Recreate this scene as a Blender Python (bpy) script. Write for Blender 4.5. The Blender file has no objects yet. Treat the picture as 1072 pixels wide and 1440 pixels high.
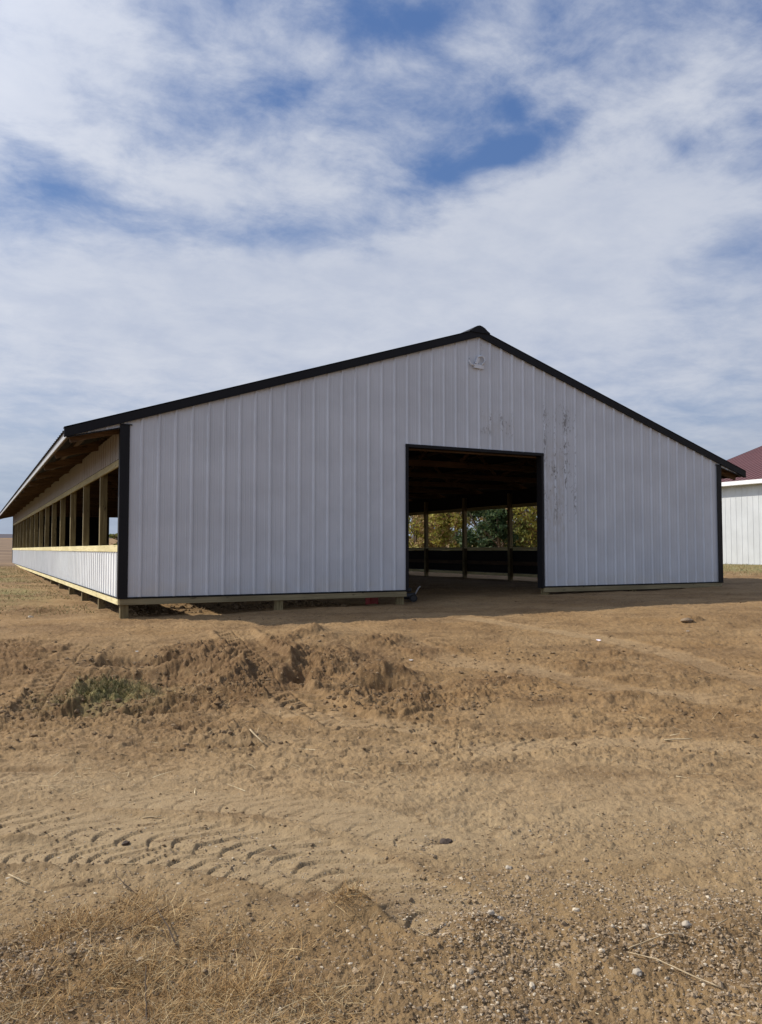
import bpy, math, random
import numpy as np
from mathutils import Vector, Matrix
random.seed(7); rng = np.random.default_rng(11)
PI = math.pi; R = math.radians
scene = bpy.context.scene
col = scene.collection

# ------------------------------------------------------------------ camera
CAM = np.array([-2.3522, -14.7635, 0.86]); YAW = 0.4722; PITCH = 0.0465; FPX = 1126.6
FW = np.array([math.sin(YAW), math.cos(YAW)]); RT = np.array([math.cos(YAW), -math.sin(YAW)])
cam = bpy.data.cameras.new('camera'); co = bpy.data.objects.new('camera', cam); col.objects.link(co)
co.location = CAM; co.rotation_euler = (PI/2 + PITCH, 0, -YAW)
cam.sensor_fit = 'HORIZONTAL'; cam.sensor_width = 36; cam.lens = 36*FPX/1072
cam.clip_start = .05; cam.clip_end = 6000
scene.camera = co

# ------------------------------------------------------------------ helpers
class MB:
    """collects shapes; build() links them as ONE mesh object"""
    def __init__(s): s.v = []; s.f = []; s.m = []; s.mi = 0
    def add(s, vs, fs):
        n = len(s.v); s.v += [tuple(a) for a in vs]
        for f in fs: s.f.append(tuple(i+n for i in f)); s.m.append(s.mi)
    def box(s, x0, x1, y0, y1, z0, z1):
        s.add([(x0,y0,z0),(x1,y0,z0),(x1,y1,z0),(x0,y1,z0),(x0,y0,z1),(x1,y0,z1),(x1,y1,z1),(x0,y1,z1)],
              [(0,3,2,1),(4,5,6,7),(0,1,5,4),(1,2,6,5),(2,3,7,6),(3,0,4,7)])
    def bar(s, a, b, w, h, up=(0,0,1)):
        """w across, h along 'up', centred on the line a-b"""
        a = Vector(a); b = Vector(b); d = (b-a).normalized(); up = Vector(up)
        sd = d.cross(up).normalized(); u = sd.cross(d).normalized()
        vs = []
        for p in (a, b):
            for i, j in ((-1,-1),(1,-1),(1,1),(-1,1)): vs.append(p + sd*i*w/2 + u*j*h/2)
        s.add(vs, [(0,1,2,3),(7,6,5,4),(0,4,5,1),(1,5,6,2),(2,6,7,3),(3,7,4,0)])
    def tube(s, pts, rad, n=6):
        pts = [Vector(p) for p in pts]
        if not hasattr(rad, '__len__'): rad = [rad]*len(pts)
        vs = []
        for i, p in enumerate(pts):
            d = (pts[min(i+1, len(pts)-1)] - pts[max(i-1, 0)]).normalized()
            a = d.orthogonal().normalized() if abs(d.z) > .95 else d.cross(Vector((0,0,1))).normalized()
            b = d.cross(a)
            for k in range(n):
                t = 2*PI*k/n; vs.append(p + (a*math.cos(t) + b*math.sin(t))*rad[i])
        fs = [(i*n+k, i*n+(k+1)%n, (i+1)*n+(k+1)%n, (i+1)*n+k) for i in range(len(pts)-1) for k in range(n)]
        fs.append(tuple(range(n))[::-1]); fs.append(tuple((len(pts)-1)*n+k for k in range(n)))
        s.add(vs, fs)
    def build(s, name, mats, parent=None, smooth=False, bevel=0):
        me = bpy.data.meshes.new(name); me.from_pydata(s.v, [], s.f)
        if not isinstance(mats, (list, tuple)): mats = [mats]
        for m in mats: me.materials.append(m)
        if len(mats) > 1: me.polygons.foreach_set('material_index', s.m)
        if smooth: me.polygons.foreach_set('use_smooth', [True]*len(me.polygons))
        me.update()
        o = bpy.data.objects.new(name, me); col.objects.link(o)
        if parent: o.parent = parent
        if bevel:
            b = o.modifiers.new('bevel', 'BEVEL'); b.width = bevel; b.segments = 2; b.limit_method = 'ANGLE'
        return o

def np_mesh(name, V, F, mat, attrs=None, smooth=False, parent=None):
    """V (n,3), F (m,k) arrays, attrs {name: (n,4)}"""
    me = bpy.data.meshes.new(name); n, m, k = len(V), len(F), F.shape[1]
    me.vertices.add(n); me.vertices.foreach_set('co', V.astype(np.float32).ravel())
    me.loops.add(m*k); me.loops.foreach_set('vertex_index', F.astype(np.int32).ravel())
    me.polygons.add(m); me.polygons.foreach_set('loop_start', np.arange(0, m*k, k, dtype=np.int32))
    me.polygons.foreach_set('loop_total', np.full(m, k, dtype=np.int32))
    me.polygons.foreach_set('use_smooth', np.full(m, smooth, dtype=bool))
    me.materials.append(mat); me.update(calc_edges=True)
    for a, d in (attrs or {}).items():
        at = me.attributes.new(a, 'FLOAT_COLOR', 'POINT'); at.data.foreach_set('color', d.astype(np.float32).ravel())
    o = bpy.data.objects.new(name, me); col.objects.link(o)
    if parent: o.parent = parent
    return o

def tag(o, label=None, cat=None, group=None, kind=None):
    if label: o['label'] = label
    if cat: o['category'] = cat
    if group: o['group'] = group
    if kind: o['kind'] = kind
    return o
def empty(name, loc, label, cat, group=None, rz=0):
    o = bpy.data.objects.new(name, None); col.objects.link(o); o.location = loc; o.rotation_euler.z = rz
    o.empty_display_size = .3
    return tag(o, label, cat, group)

# ------------------------------------------------------------------ materials
class NT:
    def __init__(s, name):
        s.mat = bpy.data.materials.new(name); s.mat.use_nodes = True; s.t = s.mat.node_tree
        s.b = s.t.nodes['Principled BSDF']; s._tc = None
    def n(s, typ, **kw):
        x = s.t.nodes.new(typ)
        for k, v in kw.items():
            if k.startswith('i_'):
                key = k[2:]; key = int(key) if key.isdigit() else key.replace('_', ' ')
                s.link(v, x.inputs[key]) if isinstance(v, bpy.types.NodeSocket) else setattr(x.inputs[key], 'default_value', v)
            else: setattr(x, k, v)
        return x
    def link(s, a, b): s.t.links.new(a, b)
    @property
    def obj(s):
        if not s._tc: s._tc = s.n('ShaderNodeTexCoord')
        return s._tc.outputs['Object']
    def mapping(s, scale=(1,1,1), loc=(0,0,0), rot=(0,0,0), src=None):
        return s.n('ShaderNodeMapping', i_Vector=src or s.obj, i_Scale=scale, i_Location=loc, i_Rotation=rot).outputs[0]
    def noise(s, scale, detail=4, rough=.55, vec=None, dist=0):
        return s.n('ShaderNodeTexNoise', i_Vector=vec or s.obj, i_Scale=scale, i_Detail=detail, i_Roughness=rough, i_Distortion=dist).outputs['Fac']
    def math(s, op, a, b=0.0, c=0.0, clamp=False):
        x = s.n('ShaderNodeMath', operation=op, use_clamp=clamp)
        for i, v in enumerate((a, b, c)):
            if isinstance(v, bpy.types.NodeSocket): s.link(v, x.inputs[i])
            else: x.inputs[i].default_value = v
        return x.outputs[0]
    def ramp(s, fac, lo, hi, a=0.0, b=1.0, smooth=True):
        x = s.n('ShaderNodeMapRange', interpolation_type='SMOOTHSTEP' if smooth else 'LINEAR')
        for k, v in ((0, fac), (1, lo), (2, hi), (3, a), (4, b)):
            if isinstance(v, bpy.types.NodeSocket): s.link(v, x.inputs[k])
            else: x.inputs[k].default_value = v
        return x.outputs[0]
    def mix(s, fac, a, b, blend='MIX'):
        x = s.n('ShaderNodeMix', data_type='RGBA', blend_type=blend)
        for k, v in ((0, fac), (6, a), (7, b)):
            if isinstance(v, bpy.types.NodeSocket): s.link(v, x.inputs[k])
            else: x.inputs[k].default_value = v if k == 0 else (*v[:3], 1)
        return x.outputs[2]
    def bump(s, h, strength=.5, dist=.01, normal=None):
        x = s.n('ShaderNodeBump', i_Height=h, i_Strength=strength, i_Distance=dist)
        if normal: s.link(normal, x.inputs['Normal'])
        s.link(x.outputs[0], s.b.inputs['Normal']); return x.outputs[0]
    def out(s, color=None, rough=.6, metal=0.0, spec=.5):
        if color is not None:
            if isinstance(color, bpy.types.NodeSocket): s.link(color, s.b.inputs['Base Color'])
            else: s.b.inputs['Base Color'].default_value = (*color[:3], 1)
        if isinstance(rough, bpy.types.NodeSocket): s.link(rough, s.b.inputs['Roughness'])
        else: s.b.inputs['Roughness'].default_value = rough
        s.b.inputs['Metallic'].default_value = metal; s.b.inputs['Specular IOR Level'].default_value = spec
        return s.mat
    def sep(s, vec=None):
        return s.n('ShaderNodeSeparateXYZ', i_Vector=vec or s.obj).outputs

def wood(name, c0, c1, axis, rough=.75, dark=.6):
    t = NT(name); sc = {'x': (1.2,22,22), 'y': (22,1.2,22), 'z': (22,22,1.2)}[axis]
    v = t.mapping(scale=sc); g = t.noise(1.3, 6, .6, v, .6); big = t.noise(.7, 2, .5)
    c = t.mix(t.ramp(g, .32, .68), c0, c1)
    kn = t.noise(5, 2, .5, t.mapping(scale={'x': (1,4,4), 'y': (4,1,4), 'z': (4,4,1)}[axis]))
    c = t.mix(t.ramp(kn, .66, .74), c, tuple(k*dark*.6 for k in c0))
    c = t.mix(t.ramp(big, .35, .7, 0, .5), c, tuple(k*dark for k in c0))
    t.bump(g, .35, .004); return t.out(c, rough, spec=.3)
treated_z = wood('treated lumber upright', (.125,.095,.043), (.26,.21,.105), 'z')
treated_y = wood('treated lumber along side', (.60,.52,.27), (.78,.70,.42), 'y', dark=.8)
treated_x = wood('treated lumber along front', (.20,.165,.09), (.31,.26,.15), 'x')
treated_h = wood('shaded treated header', (.28,.24,.12), (.40,.35,.19), 'y', dark=.8)  # side lumber again, darkened with the eave's shade in its colour
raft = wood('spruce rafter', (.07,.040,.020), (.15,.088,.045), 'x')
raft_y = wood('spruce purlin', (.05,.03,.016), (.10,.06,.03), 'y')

def paint(name, c, rough=.4, var=.06, dirt=None, spec=.45):
    t = NT(name); n = t.noise(1.1, 3); n2 = t.noise(9, 5, .6, t.mapping(scale=(3,3,.25)))
    cc = t.mix(t.ramp(n, .3, .7), tuple(k*(1-var) for k in c), tuple(min(1,k*(1+var)) for k in c))
    cc = t.mix(t.ramp(n2, .45, .8, 0, .22), cc, tuple(k*.74 for k in (c[0], c[1]*.985, c[2]*.96)))
    if dirt: cc = dirt(t, cc)
    t.bump(t.noise(1.7, 2, .5), .35, .02)
    return t.out(cc, t.ramp(n2, .3, .8, rough, rough+.15), spec=spec)
BLACK = paint('charcoal trim paint', (.006,.006,.008), .5, spec=.25)
ROOFM = paint('black roof paint', (.010,.010,.013), .5, spec=.3)
BACK = paint('shade-dark steel backer', (.022,.020,.019), .8, spec=.1)  # near-black: the interior's darkness is put into this colour
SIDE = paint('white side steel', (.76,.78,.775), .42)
BAND = paint('taupe eave band', (.27,.245,.215), .6)
FASC = paint('grey white fascia steel', (.40,.41,.43), .5)

def gable_dirt(t, cc):
    """panel-to-panel tone and the mud marks right of the door and under the ridge"""
    o = t.sep(); x, z = o['X'], o['Z']
    idx = t.math('FLOOR', t.math('DIVIDE', t.math('SUBTRACT', x, .02), .914))
    wn = t.n('ShaderNodeTexWhiteNoise', noise_dimensions='1D', i_W=idx).outputs['Value']
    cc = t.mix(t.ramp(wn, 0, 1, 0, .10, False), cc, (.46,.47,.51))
    def band(v, a, b, s=.06):
        return t.math('MULTIPLY', t.ramp(v, a-s, a+s), t.ramp(v, b-s, b+s, 1, 0))
    # dull mud film
    A = t.math('MULTIPLY', band(x, 9.42, 10.02, .05), band(z, .9, 3.35, .35))
    A2 = t.math('MULTIPLY', band(x, 9.42, 10.36, .03), band(z, 1.6, 4.2, .4))
    B = t.math('MULTIPLY', band(x, 7.66, 8.56, .06), band(z, 3.42, 3.95, .14))
    C2 = t.math('MULTIPLY', band(x, 7.66, 7.80, .04), band(z, 5.2, 5.6, .1))
    film = t.noise(7, 5, .65, t.mapping(scale=(1.6,1,.5)))
    fa = t.math('MULTIPLY', t.math('ADD', t.math('MULTIPLY', A, .42), t.math('MULTIPLY', B, .25)), t.ramp(film, .38, .62), clamp=True)
    cc = t.mix(fa, cc, (.36,.33,.29))
    # splashes, streaked downward
    sp = t.noise(15, 5, .68, t.mapping(scale=(2.6,1,.75), loc=(3.1,0,.7)))
    reg = t.math('ADD', t.math('MULTIPLY', A2, 1.0), t.math('ADD', t.math('MULTIPLY', B, .8), C2), clamp=True)
    # stronger along the ribs' left side
    ph = t.math('FRACT', t.math('DIVIDE', t.math('SUBTRACT', x, .04), .304))
    nr = t.math('ADD', t.ramp(ph, .74, .93), t.ramp(ph, .0, .18, 1, 0), clamp=True)
    blot = t.noise(1.9, 3, .5, t.mapping(scale=(1.6,1,1), loc=(7.3,0,2.2)))
    th = t.math('SUBTRACT', t.math('SUBTRACT', .652, t.math('MULTIPLY', nr, .075)), t.math('MULTIPLY', t.ramp(blot, .42, .66), .12))
    sm = t.math('MULTIPLY', t.ramp(t.math('SUBTRACT', sp, th), 0, .06), reg, clamp=True)
    cc = t.mix(t.math('MULTIPLY', sm, .75), cc, (.085,.07,.055))
    # light road dust near the bottom
    dn = t.noise(3, 4, .6)
    return t.mix(t.math('MULTIPLY', t.ramp(z, 0, .5, .35, 0), t.ramp(dn, .3, .7)), cc, (.5,.44,.35))
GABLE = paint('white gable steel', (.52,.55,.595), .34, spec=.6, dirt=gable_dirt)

# ------------------------------------------------------------------ numpy noise
ANG = rng.random(4096)*2*PI; GX = np.cos(ANG).astype(np.float32); GY = np.sin(ANG).astype(np.float32)
def _h(i, j, s):
    h = (i.astype(np.int64)*374761393 + j.astype(np.int64)*668265263 + s*1442695041) & 0xffffffff
    h = ((h ^ (h >> 13))*1274126177) & 0xffffffff
    return ((h ^ (h >> 16)) & 4095).astype(np.int32)
def pn(x, y, s=0):
    x = np.asarray(x, np.float64); y = np.asarray(y, np.float64)
    i = np.floor(x); j = np.floor(y); fx = (x-i).astype(np.float32); fy = (y-j).astype(np.float32)
    u = fx*fx*fx*(fx*(fx*6-15)+10); v = fy*fy*fy*(fy*(fy*6-15)+10)
    def g(a, b):
        k = _h(i+a, j+b, s); return GX[k]*(fx-a) + GY[k]*(fy-b)
    a = g(0,0); b = g(1,0); c = g(0,1); d = g(1,1)
    return ((a+(b-a)*u)*(1-v) + (c+(d-c)*u)*v)*1.5
def fbm(x, y, f, o, s=0, gain=.5, kind=0):
    r = 0; a = 1.0; t = 0
    for k in range(o):
        n = pn(x*f+17*k, y*f-9*k, s+k)
        if kind == 1: n = np.abs(n)*2-.5
        elif kind == 2: n = .5-np.abs(n)*2
        r = r + a*n; t += a; a *= gain; f *= 2.03
    return r/t
def ss(x, a, b):
    t = np.clip((x-a)/(b-a), 0, 1); return t*t*(3-2*t)

# ------------------------------------------------------------------ terrain
def uv(x, y):
    dx = x-CAM[0]; dy = y-CAM[1]; return dx*RT[0]+dy*RT[1], dx*FW[0]+dy*FW[1]
def xy(u, v): return CAM[0]+u*RT[0]+v*FW[0], CAM[1]+u*RT[1]+v*FW[1]
def base_h(x, y):
    x = np.asarray(x, float); y = np.asarray(y, float)
    u, v = uv(x, y); r = np.hypot(u, v)
    near = -.75 + .006*np.clip(u, -20, 20)
    wall = np.interp(x, [-6, 0, 3, 5.8, 9.4, 12.2, 15.2, 22, 30, 60], [-.36,-.375,-.335,-.30,-.20,-.165,-.13,0,.17,.3])
    wall = wall + ss(y, 2, 34)*np.interp(x, [-6, 0, 5, 15, 24], [.27,.25,0,-.04,0])
    wall = wall - .16*np.exp(-((x-16.0)/3.2)**2)*ss(y, 3, 8)*(1-ss(y, 26, 34))
    w2 = np.minimum(v, 60)
    k = .62*ss(w2, 7.0, 14.5) + .38*ss(w2, 8.8, 12)
    k = np.where(u > 1.2, k*(1-ss(u, 1.2, 4)) + ss(w2, 6.4, 15.5)*ss(u, 1.2, 4), k)
    h = near*(1-k) + wall*k
    d = np.maximum(r-46, 0)
    back = ss(y-0*x, -5, 40)
    h = h + (np.minimum(d, 1000)*.0138 + np.maximum(d-1000, 0)*.0178)*np.clip(back+.4, 0, 1)
    return h
def at(px, py, z=None):
    """pixel of the 1072x1440 photograph to its point on the ground"""
    a = (px-536)/FPX; b = -(py-720)/FPX
    dep = math.cos(PITCH)-b*math.sin(PITCH); dz = math.sin(PITCH)+b*math.cos(PITCH)
    zz = -.6 if z is None else z
    for _ in range(1 if z is not None else 12):
        t = (zz-CAM[2])/dz; x, y = xy(a*t, dep*t)
        if z is None: zz = .5*zz + .5*float(base_h(x, y))
    return x, y

BLOBS = [ # px, py, radius u, radius v, height, edge sharpness
 (438,893,.20,.22,.17,1), (425,897,.5,.25,.05,1), (505,900,.9,.35,.05,1), (560,905,.5,.3,.04,1), (620,918,.5,.25,.05,1),
 (185,930,.95,.20,-.15,2), (215,950,.85,.28,-.16,2), (240,962,.3,.2,-.08,2), (150,955,.35,.35,.07,1), (280,925,.4,.3,.08,1), (300,938,.35,.5,.09,1),
 (330,955,.22,.6,.12,1), (255,985,.5,.2,.05,1), (140,1003,.75,.18,-.15,2), (145,975,.5,.26,.08,1),
 (385,935,.22,.35,.12,1), (395,925,.35,.5,.08,1), (414,957,.18,.45,-.17,2), (425,940,.16,.35,-.12,2), (398,945,.10,.4,.10,1), (470,930,.5,.45,.06,1),
 (478,920,.2,.15,.06,1), (520,957,.32,.16,.10,1), (500,972,.5,.12,-.09,2), (552,966,.45,.13,-.13,2), (555,955,.35,.14,.07,1), (600,975,.4,.15,.04,1),
 (25,945,.5,.2,-.05,1), (50,860,.5,.5,.06,1), (40,878,.5,.3,-.04,1), (840,940,.5,.22,.06,1), (832,952,.25,.08,-.05,2), (860,925,.4,.2,.05,1),
 (920,958,.6,.2,.045,1), (910,985,.7,.2,.04,1), (970,872,.2,.15,.05,2), (700,965,.6,.2,.04,1), (300,1050,.42,.10,-.045,2), (310,1040,.4,.1,.03,1),
 (780,1035,.5,.10,-.035,2), (50,1083,.22,.08,-.03,2), (10,1025,.3,.1,-.04,2), (660,985,.7,.2,.03,1),
 (275,850,.9,.5,.13,1), (240,846,.5,.4,.10,1), (625,1183,.10,.06,-.03,2), (490,1220,.06,.03,-.02,2),
 (495,1280,.14,.10,.05,1), (680,1300,.22,.10,.045,1), (690,1330,.3,.08,.02,1), (560,1290,.3,.08,.03,1), (960,1325,.3,.12,.04,1), (20,1360,.5,.3,.03,1),
]
BL = [(*at(px, py), ru, rv, dz, sh) for px, py, ru, rv, dz, sh in BLOBS]
TRACKS = [ # width, depth, lug strength, pitch, pixels of the centre line
 (.46, .022, .019, .165, [(-220,1160),(-60,1161),(60,1163),(160,1168),(270,1178),(370,1193),(450,1212),(530,1243),(600,1275),(665,1303),(700,1330)]),
 (.30, .020, .017, .115, [(-220,1203),(-60,1203),(60,1203),(160,1204),(250,1209),(330,1222),(400,1236),(470,1258)]),
 (.40, .008, .009, .160, [(120,1128),(260,1128),(380,1135),(480,1150),(580,1175),(680,1195)]),
 (.55, .055, .040, .24, [(325,885),(345,905),(370,930),(392,958),(420,985),(470,1010),(520,1030)]),
 (.50, .035, .034, .22, [(130,905),(105,930),(85,955),(62,990),(40,1020)]),
 (.38, .020, .028, .20, [(90,1000),(180,992),(260,985),(330,990),(420,1005),(520,1020),(640,1030)]),
 (.45, .012, .012, .20, [(560,900),(640,930),(760,950),(900,975),(1040,985)]),
 (.42, .010, .010, .18, [(640,1060),(760,1050),(900,1045),(1072,1060),(1200,1070)]),
 (.45, .016, .010, .20, [(640,868),(760,885),(900,910),(1072,960),(1250,1010)]),
]
TR = []
for w, dp, lg, pt, pts in TRACKS:
    P = np.array([at(*p) for p in pts]); Q = []
    for i in range(len(P)-1):     # smooth the line (Catmull-Rom)
        p0, p1, p2, p3 = P[max(i-1,0)], P[i], P[i+1], P[min(i+2,len(P)-1)]
        for t in np.linspace(0, 1, 6, endpoint=False):
            Q.append(.5*((2*p1)+(-p0+p2)*t+(2*p0-5*p1+4*p2-p3)*t*t+(-p0+3*p1-3*p2+p3)*t**3))
    Q.append(P[-1]); TR.append((w, dp, lg, pt, np.array(Q)))

def track_field(x, y, w, dp, lg, pt, Q):
    """returns displacement and a 0..1 mask of the pressed band"""
    best = np.full(x.shape, 9.0); sd = np.zeros(x.shape); al = np.zeros(x.shape)
    L = 0
    for i in range(len(Q)-1):
        a, b = Q[i], Q[i+1]; d = b-a; l = np.hypot(*d); d = d/l
        rx = x-a[0]; ry = y-a[1]; t = np.clip(rx*d[0]+ry*d[1], 0, l)
        ex = rx-t*d[0]; ey = ry-t*d[1]; dist = np.hypot(ex, ey); c = dist < best
        best[c] = dist[c]; sd[c] = (rx*d[1]-ry*d[0])[c]; al[c] = (L+t)[c]; L += l
    m = 1-ss(best, w*.42, w*.56)
    endf = ss(al, .0, .3)*(1-ss(al, L-.4, L)); m = m*endf
    wob = pn(x*5, y*5, 77)*.03
    sn = sd/(w/2)
    # curved chevron bars, left and right halves half a pitch apart
    ph = (al + wob)/pt - 1.5*np.clip(-sn, 0, 2)**1.4 + .22*np.sin(3.2*sn) if dp < .025 else (al + wob)/pt + np.where(sd > 0, .5, 0) - .75*np.abs(sn)**1.6
    fr = ph-np.floor(ph)
    bar_ = ss(fr, .0, .10)*.45+.55*fr-1.0*ss(fr, .90, .99)
    if dp >= .025: bar_ = bar_*ss(np.abs(sn), .0, .06)
    wear = np.clip(.9+pn(x*1.7, y*1.7, 91)*.7, .4, 1)
    berm = np.exp(-((best-w*.58)/(w*.10))**2)*endf
    return m*(-dp*.5 + (1.3 if dp < .024 else 1.2)*lg*wear*(bar_-.3)) + berm*dp*.55, m

def detail(x, y):
    """fine relief and colour masks: height offset, moist with painted shade, dust, grassy"""
    u, v = uv(x, y); r = np.hypot(u, v)
    near = r < 34
    h = np.zeros(x.shape); moist_shade = np.zeros(x.shape); du = np.zeros(x.shape); gr = np.zeros(x.shape)
    h += (.05*fbm(x, y, .35, 3, 3) + .02*fbm(x, y, 1.3, 2, 5))*ss(r, 2, 9)*(1-.6*ss(r, 30, 60))
    X, Y, U, Vv = x[near], y[near], u[near], v[near]
    rr = r[near]
    warp = pn(X*.9, Y*.9, 21)*.8
    # broken soil on the bank
    bank = ss(Vv+warp, 7.2, 8.6)*(1-ss(Vv+warp*.6, 10.6, 11.9))*(1-.88*ss(U+.5*warp, -.1, 1.5))
    patch = ss(fbm(X, Y, .55, 3, 31), -.12, .22)
    rough = bank*(.32+.68*patch) + .12*ss(fbm(X, Y, .8, 3, 37), .05, .35)*ss(Vv, 5, 7)
    mid = ss(Vv, 5.4, 6.6)*(1-ss(Vv, 8.5, 10))
    bx = np.zeros(X.shape); hb = np.zeros(X.shape); inb = np.zeros(X.shape)
    for (bxc, byc, ru, rv, dz, sh) in BL:
        du_, dv_ = uv(bxc, byc); a = (U-du_)/ru; b = (Vv-dv_)/rv
        q = a*a+b*b
        s_ = q < 9
        wob = pn(X[s_]*4, Y[s_]*4, 55)*.9
        g = np.exp(-(np.maximum(q[s_]+wob*.6, 0))**sh)
        hb[s_] += dz*g; inb[s_] = np.maximum(inb[s_], g*min(1, abs(dz)/.06))
    rough = np.clip(rough + inb*.45, 0, 1.05)
    billow = fbm(X, Y, 3.4, 5, 41, .56, 1)
    lump = fbm(X+.03*pn(X*6, Y*6, 8), Y, 9, 3, 43, .55, 1)
    soft = fbm(X, Y, 2.2, 4, 47, .5)
    # flattened, smeared clods: stretched across the view of the slope
    sm = fbm(U*.55+.2*warp, Vv*1.5, 4.2, 4, 51, .58, 2)
    grn = fbm(X, Y, 26, 3, 61, .6)
    fl = fbm(X+.10*pn(X*7, Y*7, 19), Y+.10*pn(X*7, Y*7, 20), 2.1, 5, 111, .6); fl2 = fbm(X+.05*pn(X*15, Y*15, 19), Y+.05*pn(X*15, Y*15, 20), 6.5, 4, 117, .6)
    lip = lambda q, a: ss(q, a, a+.035)
    terr = .5*lip(fl, -.16)+.6*lip(fl, .02)+.6*lip(fl, .17); ter2 = lip(fl2, -.08)+lip(fl2, .12)
    tm0 = np.zeros(X.shape)
    for T in TR[:3]:
        lo = T[4].min(0)-1; hi = T[4].max(0)+1; s_ = (X > lo[0]) & (X < hi[0]) & (Y > lo[1]) & (Y < hi[1])
        if s_.any(): tm0[s_] = np.maximum(tm0[s_], track_field(X[s_], Y[s_], *T)[1])
    calm = 1-.85*tm0
    hh = calm*((.008+.022*rough+.007*mid*(1-.6*ss(U, -.5, 2)))*terr + (.0035+.010*rough+.005*mid)*ter2*ss(patch+.3*rough, .0, .4))
    hh = hh + hb + rough*(.046*billow + .042*lump) + .012*soft
    hh += calm*mid*(.022-.010*ss(U, -.5, 2))*sm + (.0075+.008*ss(Vv, 3, 6))*sm + (.0050+.005*ss(Vv, 4, 8))*grn + calm*(.35+.65*patch)*.011*fbm(X, Y, 11, 3, 67, .6, 1)*(.5+.5*ss(Vv, 3.5, 6))*(1-.6*ss(Vv, 12, 16))
    tm = np.zeros(X.shape)
    for T in TR:
        lo = T[4].min(0)-1; hi = T[4].max(0)+1
        s_ = (X > lo[0]) & (X < hi[0]) & (Y > lo[1]) & (Y < hi[1])
        if s_.any():
            d, m = track_field(X[s_], Y[s_], *T); hh[s_] = hh[s_]*(1-.55*m) + d; tm[s_] = np.maximum(tm[s_], m*(1 if T[1] < .03 else .3))
    # coarse gravelly apron in the near foreground
    grav = (1-ss(Vv+.35*pn(X*1.3, Y*1.3, 71)+.22*np.clip(-U, -1, 1.2), 3.15, 3.75))
    hh += grav*(.016*fbm(X, Y, 16, 4, 73, .62, 1) + .012*soft)
    # ease off inside and close to the barn posts
    h[near] += hh
    # ---- colour masks
    moist_shade_ = np.clip(rough*(.35+1.0*ss(billow, -.45, .1)) + .55*ss(fbm(X, Y, .6, 4, 81), .02, .38)*ss(Vv, 4.6, 7), 0, 1)
    strk = fbm(U*.35, Vv*1.2, 1.1, 5, 101, .6); moist_shade_ = np.maximum(moist_shade_, .6*ss(strk, .0, .38)*(1-.6*grav)*(1-tm))
    moist_shade_ = np.maximum(moist_shade_, grav*.55*ss(fbm(X, Y, 1.1, 3, 83), -.35, .2))
    for px, py, ru, rv, k in ((470,1266,.30,.07,.8),(340,1252,.2,.05,.4),(545,1285,.12,.05,.6),(700,1308,.22,.08,.8),(150,1325,.2,.08,.5),(560,975,.5,.15,.9),(410,950,.25,.4,.9),(220,945,.9,.3,.8),  # moist spots, plus shade painted into the bank's hollows and scarps
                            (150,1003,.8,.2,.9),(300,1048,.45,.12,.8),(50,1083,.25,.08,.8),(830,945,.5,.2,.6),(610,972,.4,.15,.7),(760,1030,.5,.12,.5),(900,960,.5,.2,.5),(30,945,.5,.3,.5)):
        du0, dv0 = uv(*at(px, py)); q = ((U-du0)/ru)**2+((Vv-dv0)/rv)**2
        moist_shade_ = np.maximum(moist_shade_, k*np.exp(-np.maximum(q+1.1*warp+.9*pn(X*5, Y*5, 23), 0)))
    lf = np.exp(-((U+1.5)/.30)**2-((Vv-3.0)/.4)**2); moist_shade_ = np.maximum(moist_shade_, .95*lf)
    moist_shade[near] = moist_shade_
    du_ = .42+1.1*fbm(U*.5, Vv*1.3, .9, 4, 87, .6)
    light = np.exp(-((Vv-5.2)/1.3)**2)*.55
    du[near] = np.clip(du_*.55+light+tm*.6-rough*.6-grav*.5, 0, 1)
    # grassy tinge: along the left side far back, and the little patch on the bank
    pu, pv = uv(*at(150, 985)); gp = np.exp(-(((U-pu)/.55)**2+((Vv-pv)/.45)**2))
    gr[near] = gp*.8
    gl = ss(-x, .1, 1.2)*ss(y, 2, 9)*(1-ss(r, 42, 50))*ss(fbm(x, y, .35, 3, 93), -.35, .15)
    gr2 = ss(x, 22, 24)*ss(y, -30, -10)*(1-ss(r, 80, 120))
    gr = np.maximum(gr, np.maximum(gl*.8, gr2*.9))
    return h, moist_shade, du, gr
def ground_z(x, y):
    x = np.atleast_1d(np.asarray(x, float)); y = np.atleast_1d(np.asarray(y, float))
    return base_h(x, y) + detail(x, y)[0]

# one sheet, finer where it is looked at from close by
fa = np.radians(np.arange(-29, 29.01, .072))
oa = np.concatenate([fa, np.radians(np.linspace(29, 62, 150))[1:], np.radians(np.linspace(62, 298, 110))[1:-1], np.radians(np.linspace(298, 331, 150))[:-1]])
rad = [.35, .8, 1.3, 1.8, 2.2]
while rad[-1] < 22: rad.append(rad[-1]*1.0029)
while rad[-1] < 70: rad.append(rad[-1]*1.010)
while rad[-1] < 4200: rad.append(rad[-1]*1.04)
rad = np.array(rad); NA, NR = len(oa), len(rad)
AA, RR = np.meshgrid(oa, rad)
gu = RR*np.sin(AA); gv = RR*np.cos(AA)
gx = CAM[0]+gu*RT[0]+gv*FW[0]; gy = CAM[1]+gu*RT[1]+gv*FW[1]
fxx, fyy = gx.ravel(), gy.ravel()
dh, moist_shade, du, gr = detail(fxx, fyy)
gz = base_h(fxx, fyy) + dh
rr_ = RR.ravel()
gz += ss(rr_, 900, 2200)*18*fbm(fxx, fyy, 1/900., 3, 5)*0.4
field = ss(rr_+3*pn(fxx*.1, fyy*.1, 4), 45, 49)*(fxx < 20)
farm = ss(rr_, 950, 1150)
V = np.stack([fxx, fyy, gz], 1); V = np.vstack([V, [[CAM[0], CAM[1], -.75]]])
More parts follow.
